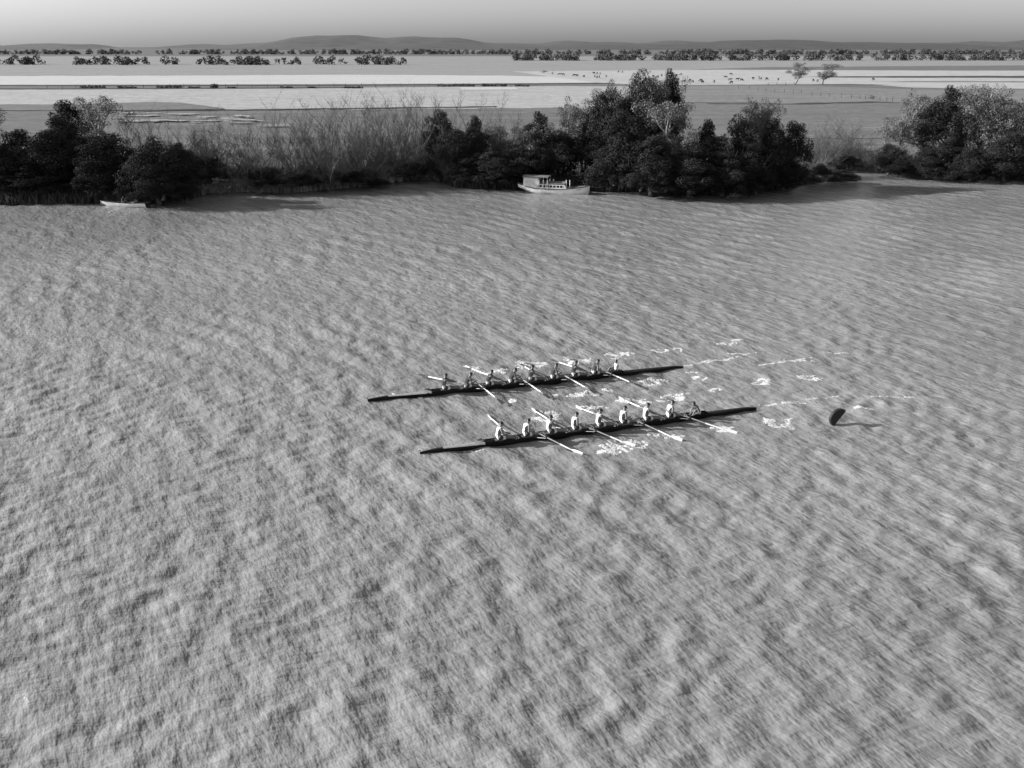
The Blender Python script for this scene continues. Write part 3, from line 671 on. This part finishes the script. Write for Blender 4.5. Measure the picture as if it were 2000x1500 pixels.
        p = person(seatw, yaw, lean, hands, ((.93, .09, -.02), (.93, -.09, -.02)), cloth, scale=1.03, twist=sd*.25)
        tag(p, f"rower in {'white' if which else 'dark'} singlet and white shorts, {ORD[i+1]} from the bow in the {word} boat", 'person', f'rowers of the {word} boat')
    # cox
    seatw = B+ax*cxs+Vector((0, 0, .16))
    if which == 0:
        p = person(seatw, yaw+math.pi, .05, ((.35, .25, .2), (.35, -.25, .2)), ((.62, .1, -.02), (.62, -.1, -.02)), 'wcloth', scale=.9, sleeves=True, shorts='dcloth')
        tag(p, 'coxswain in a white top sitting upright at the stern of the farther boat', 'person')
    else:
        p = person(seatw, yaw+math.pi, .62, ((.42, .25, .15), (.42, -.25, .15)), ((.5, .1, -.02), (.5, -.1, -.02)), 'dcloth', scale=.95, sleeves=True)
        tag(p, 'coxswain in dark top and white shorts hunched forward at the stern of the nearer boat', 'person')
    tag(root, f"long dark {'nearer' if which else 'farther'} racing eight with {'white' if which else 'dark'} singleted crew rowing left", 'rowing boat', 'racing eights')
    return root
H1 = [(865,760),(907,756),(950,752),(994,747),(1034,742),(1076,738),(1118,733),(1157,728)]
D1 = [(871,736),(919,734),(960,727),(1007,725),(1039,717),(1086,713),(1124,708),(1168,707)]
T1 = [(818,732),(981,787),(905,714),(1073,777),(1016,711),(1160,766),(1077,703),(1247,753)]
H2 = [(971,858),(1023,853),(1071,847),(1119,840),(1167,834),(1213,827),(1259,821),(1303,813)]
D2 = [(979,829),(1032,821),(1077,816),(1126,809),(1173,803),(1221,800),(1264,791),(1312,786)]
T2 = [(955,813),(1135,888),(1041,800),(1238,872),(1127,795),(1330,861),(1211,778),(1437,847)]
eight((718,779), (1335,713), 0, H1, D1, T1, .16, 'dcloth', (1204,725), (1211,704), 'farther')
eight((820,882), (1478,793), 1, H2, D2, T2, .03, 'wcloth', (1366,806), (1355,783), 'nearer')

# ------------------------------------------------------------ foam and wakes
def foam(px, py, wpx, hpx, style='patch', seed=0, dens=1.0, ang=0.0):
    r = np.random.default_rng(seed+int(px)); c = G(px, py); sc = pxm(py); a = wpx/2/sc; fs = math.sin(math.atan2(CH, c.y)); b = hpx/2/(sc*fs)
    V, Fc = [], []
    n = int(800*a*b*dens)+90
    ph = r.random(4)*6.28
    cnt = 0; tries = 0
    while cnt < n and tries < n*12:
        tries += 1
        if style == 'ring':
            t = r.random()*6.283; rad = 1+.12*math.sin(3*t+ph[0])+r.normal(0, .17)*(.5+abs(math.sin(2*t+ph[3]))); x = a*rad*math.cos(t); y = b*rad*math.sin(t)
            if math.sin(t+ph[1])+.5*math.sin(2*t+ph[2]) < -.45+.3*r.random(): continue
        elif style == 'streak':
            u = r.uniform(-1, 1); x = a*u; y = b*r.normal(0, .35)*(1.1-.6*abs(u)) + b*.3*math.sin(u*5+ph[0])
            if math.sin(u*9+ph[1])+.8*math.sin(u*17+ph[2]) < -.9+.8*r.random(): continue
        else:
            x, y = a*r.uniform(-1, 1), b*r.uniform(-1, 1)
            if (x/a)**2+(y/b)**2 > 1.05: continue
            nz = math.sin(x*5.1/max(.6, a)+ph[0]+2*math.sin(y*4+ph[1]))+math.sin(y*7+ph[2]+1.5*math.sin(x*6+ph[3]))+.7*math.sin(x*17+y*11)
            if nz < -.1+1.4*((x/a)**2+(y/b)**2)*r.random(): continue
        X = c.x+x*math.cos(ang)-y*math.sin(ang); Y = c.y+x*math.sin(ang)+y*math.cos(ang)
        sz = r.choice([.010, .018, .030, .055], p=[.35, .35, .22, .08])*r.uniform(.8, 1.3)*(1 if style != 'streak' else .6)
        k = len(V); m_ = 6; zz = .012
        V.append((X, Y, .02+sz*.35)); t0 = r.random()*6.28
        for j in range(m_):
            t = t0+6.283*j/m_; q = sz*r.uniform(.55, 1.3); V.append((X+q*1.5*math.cos(t), Y+q*math.sin(t), zz-.01))
        for j in range(m_): Fc.append((k, k+1+j, k+1+(j+1) % m_))
        cnt += 1
    V = np.array(V); V[:, 2] += hz(V[:, 0], V[:, 1])
    o = link('foam', new_mesh('foam', V, np.array(Fc)), M['foam'], smooth=True); stuff(o, 'white foam on the river')
FO = [(955,722,55,12,'ring',1.3),(975,727,30,10,'patch',1),(1042,713,50,10,'ring',1.5),(1050,716,30,6,'patch',1),(1128,706,40,13,'ring',1.5),(1122,710,22,9,'patch',1.4),(1205,695,50,15,'patch',1.4),(1225,690,30,7,'streak',1.5),(1290,685,36,7,'patch',.9),(1325,683,14,7,'ring',1),
 (1001,783,16,8,'patch',1.6),(1115,771,76,9,'patch',1.3),(1150,771,24,10,'ring',1.4),(1190,762,26,6,'patch',1),(1268,748,44,13,'patch',1.4),(1295,748,22,11,'ring',1),(1365,739,34,9,'patch',1.2),(1490,748,38,9,'patch',1),(1480,745,40,12,'ring',.5),(1582,738,42,7,'ring',1.1),(1597,741,36,6,'patch',1),(1420,671,40,6,'streak',.9),(1440,666,26,5,'patch',.8),
 (1062,811,52,20,'ring',1.0),(1075,806,40,8,'streak',2),(1152,799,46,10,'patch',1.2),(1170,793,40,6,'streak',1.6),(1240,787,66,7,'patch',1.6),(1232,782,60,6,'streak',2),(1322,777,62,8,'patch',1.6),(1320,771,60,6,'streak',1.3),(1295,784,36,6,'patch',.7),
 (1205,874,66,26,'patch',1.5),(1190,880,50,16,'patch',1.2),(1230,862,40,12,'streak',2.2),(1250,866,24,20,'ring',1),(1318,854,40,8,'streak',2),(1290,851,50,8,'streak',.8),(1420,840,44,11,'patch',1.6),(1408,836,40,8,'streak',1.4),(1433,846,14,6,'patch',1.6),
 (1500,821,30,11,'patch',1.6),(1520,826,44,16,'ring',1.2),(1552,830,26,20,'ring',.4),(1680,797,30,7,'patch',1),(1700,799,18,6,'ring',.8),(1400,763,22,8,'ring',1.0),(1395,760,8,4,'patch',1),(1350,728,26,4,'streak',.8),(1440,692,40,3,'streak',.8),
 (1745,775,90,4,'streak',.5),(1560,705,60,4,'streak',.5),(1640,690,50,4,'streak',.35),(776,770,18,5,'patch',1.3),(795,773,40,3,'streak',.8),(820,776,10,4,'patch',1),(925,880,40,3,'streak',.7),(1090,838,16,4,'patch',.6)]
for i, f in enumerate(FO): foam(f[0], f[1], f[2], f[3], f[4], i, f[5]*(2 if f[4] == 'streak' else 1))
for (x0, y0, x1, y1, n_) in [(1336,713,1435,700,10),(1480,792,1575,786,22),(1482,714,1585,699,10),(1500,790,1640,774,6),(1380,710,1480,688,6)]:
    a, b = G(x0, y0), G(x1, y1); mid = (a+b)/2; px, py = proj(mid); foam(px, py, 1.0*(b-a).length*pxm(py), 4, 'streak', x0, n_/6., math.atan2(b.y-a.y, b.x-a.x))

# ------------------------------------------------------------ moored launch
def launch():
    p = G(1080, 376.5); yaw = R(-15); root = empty('motor_launch', (p.x, p.y, 0), yaw)
    Lh = 9.3; k = 1/15.1
    # local x: from stern (-) to bow (+), centred; z up
    def hb(u): return 1.12*max(.0, (1-abs(2*u-1)**2.4))**.6*(1 if u < .5 else 1)+.02
    def sheer(u): return .62+.55*(u-.42)**2*2.2 + (.28*max(0, .25-u)/.25)
    def keel(u): return -.35+ (1.0*(max(0, .34-u)/.34)**1.3) + (.15*max(0, u-.9)/.1)
    secs = []
    for i in range(33):
        u = i/32; b = hb(u); t = sheer(u); kz = min(keel(u), t-.04); x = -Lh/2+Lh*u; rake = .12*max(0, (u-.9)/.1)
        secs.append([(x+rake, b, t), (x+rake*.7, b*.97, t*.6+kz*.4), (x, b*.82, t*.22+kz*.78), (x-rake*.6, b*.4, kz), (x-rake, 0, kz-.02), (x-rake*.6, -b*.4, kz), (x, -b*.82, t*.22+kz*.78), (x+rake*.7, -b*.97, t*.6+kz*.4), (x+rake, -b, t)])
    h = MB(); h.loft(secs, cap=False); hull = h.build('hull', M['lwhite'], root, smooth=True)
    for sg in (1, -1):
        a = MB(); a.tube([(-Lh/2+Lh*i/24, sg*(hb(i/24)+.02), sheer(i/24)-.02) for i in range(25)], .055, 5); a.build('rubbing_strake', M['ltrim'], hull)
    d = MB(); d.loft([[( -Lh/2+Lh*i/24, hb(i/24)*.98, sheer(i/24)-.03), (-Lh/2+Lh*i/24, 0, sheer(i/24)+.03), (-Lh/2+Lh*i/24, -hb(i/24)*.98, sheer(i/24)-.03)] for i in range(25)]); d.build('deck', M['lroof'], root)
    X = lambda px: (px-1080.5)*k*1.0
    # wheelhouse
    a = MB(); x0, x1 = X(1024), X(1054); zb, zt = .62, 1.95
    a.add([(x0, -.82, zb), (x1, -.82, zb), (x1, -.80, zt-.05), (x0+.03, -.80, zt), (x0, .82, zb), (x1, .82, zb), (x1, .80, zt-.05), (x0+.03, .80, zt)], [(0,1,2,3),(5,4,7,6),(4,0,3,7),(1,5,6,2),(3,2,6,7)]); a.build('wheelhouse', M['lcabin'], root)
    for (xa, xb) in [(x0+.1, x0+.75), (x0+.85, x1-.1)]:
        f_ = MB(); f_.box(((xa+xb)/2, -.823, 1.73), (xb-xa, .03, .17)); f_.build('side_board', M['cloth'] if xa < x0+.5 else M['lwhite'], root)
    a = MB(); n = 10; rows = []
    for i in range(n+1):
        x = x0-.1+(X(1072)-x0+.2)*i/n
        rows.append([(x, y, 2.06+.12*math.cos(y/1.0*1.4)-.04*(i/n)) for y in (-1.0, -.6, -.2, .2, .6, 1.0)])
    a.loft(rows); a.loft([[(q[0], q[1], q[2]-.06) for q in r_][::-1] for r_ in rows]); 
    for r_ in (rows[0], rows[-1]): a.loft([r_, [(q[0], q[1], q[2]-.06) for q in r_]])
    a.loft([[r_[0] for r_ in rows], [(r_[0][0], r_[0][1], r_[0][2]-.06) for r_ in rows]]); a.build('wheelhouse_roof', M['lroof'], root)
    a = MB(); a.box((X(1052), -.84, 1.35), (.55, .03, .55)); a.build('hung_cloth', M['cloth'], root)
    for x, y in [(1064, -.85), (1072, -.85), (1072, .85)]:
        a = MB(); a.tube([(X(x), y, .6), (X(x), y, 2.1)], .03, 6); a.build('post', M['lcabin'], root)
    # low cabin with seven windows
    xa, xb = X(1054)+.02, X(1105); z0, z1 = .5, 1.14
    y0 = -.78
    wn = 7; x_s = xa+.1; step = (xb-.12-x_s)/wn
    a = MB()
    a.box(((xa+xb)/2, y0, z0+.12), (xb-xa, .05, .28)); a.box(((xa+xb)/2, y0, z1-.04), (xb-xa, .05, .10))
    for i in range(wn+1): a.box((x_s+step*i-.03, y0, (z0+.26+z1-.09)/2), (.075, .05, z1-.09-z0-.26+.004))
    a.add([(xb, y0-.025, z1), (xb+.42, y0-.025, z0), (xb, y0-.025, z0), (xb, y0+.025, z1), (xb+.42, y0+.025, z0), (xb, y0+.025, z0)], [(0,2,1),(3,4,5),(0,1,4,3)])
    a.box(((xa+xb)/2, -y0, (z0+z1)/2), (xb-xa, .05, z1-z0)); a.box((xb-.03, 0, (z0+z1)/2), (.05, 1.5, z1-z0-.01)); cs_ = a.build('cabin_side', M['lwhite'], root)
    for i in range(wn):
        q = MB(); q.box((x_s+step*(i+.5)-.03, y0+.012, (z0+z1)/2+.1), (step-.08, .02, z1-z0-.36)); q.build('window', M['glass'], cs_)
    a = MB(); rows = [[(x, y, z1+.03+.42*math.cos(y/.92*1.25)-.1) for y in (-.84, -.5, -.17, .17, .5, .84)] for x in (xa-.02, (xa+xb)/2, xb+.04)]
    a.loft(rows); a.loft([r_[::-1] for r_ in [[(q[0], q[1], q[2]-.05) for q in r_] for r_ in rows]]); a.loft([rows[-1], [(q[0], q[1], z1) for q in rows[-1]]]); a.build('cabin_roof', M['lroof'], root)
    for x in (1108, 1115):
        a = MB(); a.tube([(X(x), -.5, .6), (X(x), -.5, 1.75)], .05, 6); a.build('mooring_post' if x == 1115 else 'sampson_post', M['cloth'] if x == 1108 else M['lcabin'], root)
    a = MB(); a.box((X(1118), -.62, .66), (1.5, .04, .2)); a.box((X(1118), .62, .66), (1.5, .04, .2)); a.build('cockpit_coaming', M['lwhite'], root)
    # roof-top gear
    for x, y, s_ in [(1074, -.1, .1), (1081, .1, .08)]:
        a = MB(); a.tube([(X(x), y, 1.5), (X(x), y, 1.72)], [s_, s_*.8], 8); a.build('ventilator', M['lwhite'], root)
    # name painted on the bow
    a = MB(); u = .885; xn = -Lh/2+Lh*u; sl_ = -math.atan2(hb(.84)-hb(.94), Lh*.10)*-1
    for i in range(7): a.tube([(i*.1-.35, 0, -.05+(.03 if i % 2 else 0)), (i*.1-.31, 0, .06-(.02 if i % 3 else 0)), (i*.1-.25, 0, -.04)], .014, 4)
    a.build('bow_name_mark', M['ltrim'], hull, loc=(xn, -hb(u)*.97-.01, sheer(u)-.27), rot=(0, R(-9), sl_))
    a = MB(); a.tube([(Lh/2-.2, 0, 1.1), (Lh/2+.8, .8, .7), (Lh/2+1.8, 2.2, .8)], .025, 5); a.build('mooring_rope', M['rope'], root)
    tag(root, 'white wooden motor launch with wheelhouse and row of seven cabin windows moored under the trees', 'launch')
launch()

# ------------------------------------------------------------ rowing dinghy with two people under the left trees
def dinghy():
    a, b = G(197, 401), G(289, 405); ax = b-a; L = ax.length; ax.normalize(); yaw = math.atan2(ax.y, ax.x); root = empty('rowing_dinghy', a, yaw); secs = []; ins = []
    for i in range(21):
        u = i/20; hbm = .62*(1-(1-u)**2.2)**.8*(1-.18*max(0, u-.7)/.3)+.015; t = .52-.10*math.sin(u*math.pi)+.03*(1-u); kz = -.12+.42*max(0, .2-u)/.2; x = L*u-(.0)
        secs.append([(x, hbm, t), (x+.03, hbm*.95, t*.5), (x+.05, hbm*.6, kz*.8), (x+.05, 0, kz), (x+.05, -hbm*.6, kz*.8), (x+.03, -hbm*.95, t*.5), (x, -hbm, t)])
        ins.append([(x, hbm*.94, t-.01), (x, hbm*.7, .1), (x, -hbm*.7, .1), (x, -hbm*.94, t-.01)])
    h = MB(); h.loft(secs); h.build('hull', M['white'], root, smooth=True)
    q = MB(); q.loft(ins); q.build('inner_skin', M['inner'], root)
    q = MB(); q.add([secs[-1][i] for i in range(7)]+[(p_[0]+.05, p_[1], p_[2]) for p_ in secs[-1]], [(0,1,2,3,4,5,6),(13,12,11,10,9,8,7),(0,6,13,7)]); q.build('transom', M['ltrim'], root)
    for x in (L*.46, L*.80):
        q = MB(); q.box((x, 0, .36), (.25, 1.1, .04)); q.build('thwart', M['loom'], root)
    for i, (px, hd) in enumerate([(240, 'further from the dark transom'), (270, 'nearer the dark transom')]):
        s = (px-196)/93*L; sw = a+ax*s+Vector((0, 0, .36))
        p = person(sw, yaw+(0 if i == 0 else math.pi), .25 if i == 0 else .1, ((.4, .2, .25), (.4, -.2, .25)), ((.45, .12, -.2), (.45, -.12, -.2)), 'gcloth', sleeves=True, shorts='gcloth')
        tag(p, f'person in drab clothes sitting in the white dinghy, the one {hd}', 'person')
    tag(root, 'small white rowing dinghy lying under the dark trees at the left', 'dinghy')
dinghy()

# ------------------------------------------------------------ pale rock at the bank, dark half-moon mark
def rock(px, py, w_, h_, label, seed, z=.0):
    r = random.Random(seed); bm = bmesh.new(); bmesh.ops.create_icosphere(bm, subdivisions=3, radius=1)
    for v in bm.verts:
        d = v.co.copy(); v.co *= 1+.14*math.sin(3*d.x+seed)+.12*math.sin(4*d.y+2*d.z)+.06*math.sin(9*d.x+7*d.z)+r.uniform(-.03, .03)
        v.co = Vector((v.co.x*w_/2, v.co.y*w_*.4, (v.co.z+.7)*h_/1.7))
    me = bpy.data.meshes.new('boulder'); bm.to_mesh(me); bm.free(); o = link('boulder', me, M['rock']); o.location = G(px, py, z); tag(o, label, 'rock')
rock(762, 357, 1.9, 1.3, 'pale boulder at the water\'s edge below the bare willows', 2, -.15)
rock(781, 356, .8, .9, 'small pale boulder just right of the larger one below the bare willows', 5, -.15)
def half_moon():
    c = G(1632, 828); root = MB(); R0 = .5; n = 14; Rm = None
    # solid added for a dark half-moon mark, tilted, flat face lower right
    rows = []
    pts = [(R0*math.cos(math.pi/2+math.pi*i/n)*1.0, R0*math.sin(math.pi/2+math.pi*i/n)) for i in range(n+1)]
    for y, s_ in ((-.10, .94), (-.07, 1.0), (.07, 1.0), (.10, .94)): rows.append([Vector((x*s_, y, z*s_)) for x, z in pts])
    root.loft(rows, closed=True, cap=True)
    o = root.build('half_moon_mark', M['moon_mark'], smooth=False); o.location = (c.x, c.y, hz1(c.x, c.y)+.33); o.rotation_euler = (0, R(36), R(12)); o.location.x += .12
    tag(o, 'black half-moon mark built as a tilted solid right of the boats', 'float')
half_moon()

# ------------------------------------------------------------ cattle
def cow_mesh(graze, seed):
    P = [(0, 0, 1.1), (-.45, 0, 1.15), (.55, 0, 1.13), (.95, 0, 1.2 if not graze else .95), (1.25, 0, 1.4 if not graze else .5), (1.55, 0, 1.3 if not graze else .2), (-.85, 0, 1.2), (-1.0, 0, .6)]
    E = [(0, 1), (0, 2), (2, 3), (3, 4), (4, 5), (1, 6), (6, 7)]; Rd = [.36, .35, .33, .22, .15, .09, .2, .03]
    for x, pa in ((.55, 2), (-.6, 1)):
        for s_ in (1, -1):
            k = len(P); P += [(x, s_*.22, .75), (x+(.03 if x > 0 else -.05), s_*.2, .42), (x, s_*.2, .05)]; E += [(pa, k), (k, k+1), (k+1, k+2)]; Rd += [.13, .075, .06]
    P += [(1.22, .16, 1.5 if not graze else .62), (1.22, -.16, 1.5 if not graze else .62)]; E += [(4, len(P)-2), (4, len(P)-1)]; Rd += [.04, .04]
    return skin_mesh('cow', P, E, Rd, 0)
CM = [cow_mesh(True, 1), cow_mesh(False, 2)]
z3 = [(60,62),(80,90),(105,92),(130,85),(195,80),(215,85),(245,78),(260,122),(300,115),(315,122),(365,115),(375,125),(445,122),(515,95),(545,75),(540,110),(548,128),(585,108),(610,112),(680,103),(715,98),(725,105),(760,105),(830,110),(1040,115),(1065,118),(1400,108)]
z2 = [(1430,80),(1475,85),(1500,88),(1570,92),(1590,95),(1635,100),(1700,78),(1720,80),(1740,82),(1705,100),(1720,105),(1735,103),(1780,100),(1860,68),(1885,70)]
CP = [(1250+.325*x, 121+.325*y) for x, y in z3]+[(650+.3*x, 120+.3*y) for x, y in z2]
for i, (x, y) in enumerate(CP):
    me = CM[i % 2]; pale = i in (17, 34)
    if not me.materials: me.materials.append(M['cow'])
    o = bpy.data.objects.new('cow', me); C.objects.link(o); o.location = G(x, y+1.5, LZ+.05); o.rotation_euler = (0, 0, random.uniform(0, 6.28)); o.scale = (.95,)*3
    tag(o, 'dark cow left of the tallest trees in the far pale paddock' if x < 1250 else ('dark cow between the tallest trees and the two lone trees' if x < 1520 else 'dark cow near or beyond the two lone paddock trees'), 'cow', 'cattle in the far paddock')
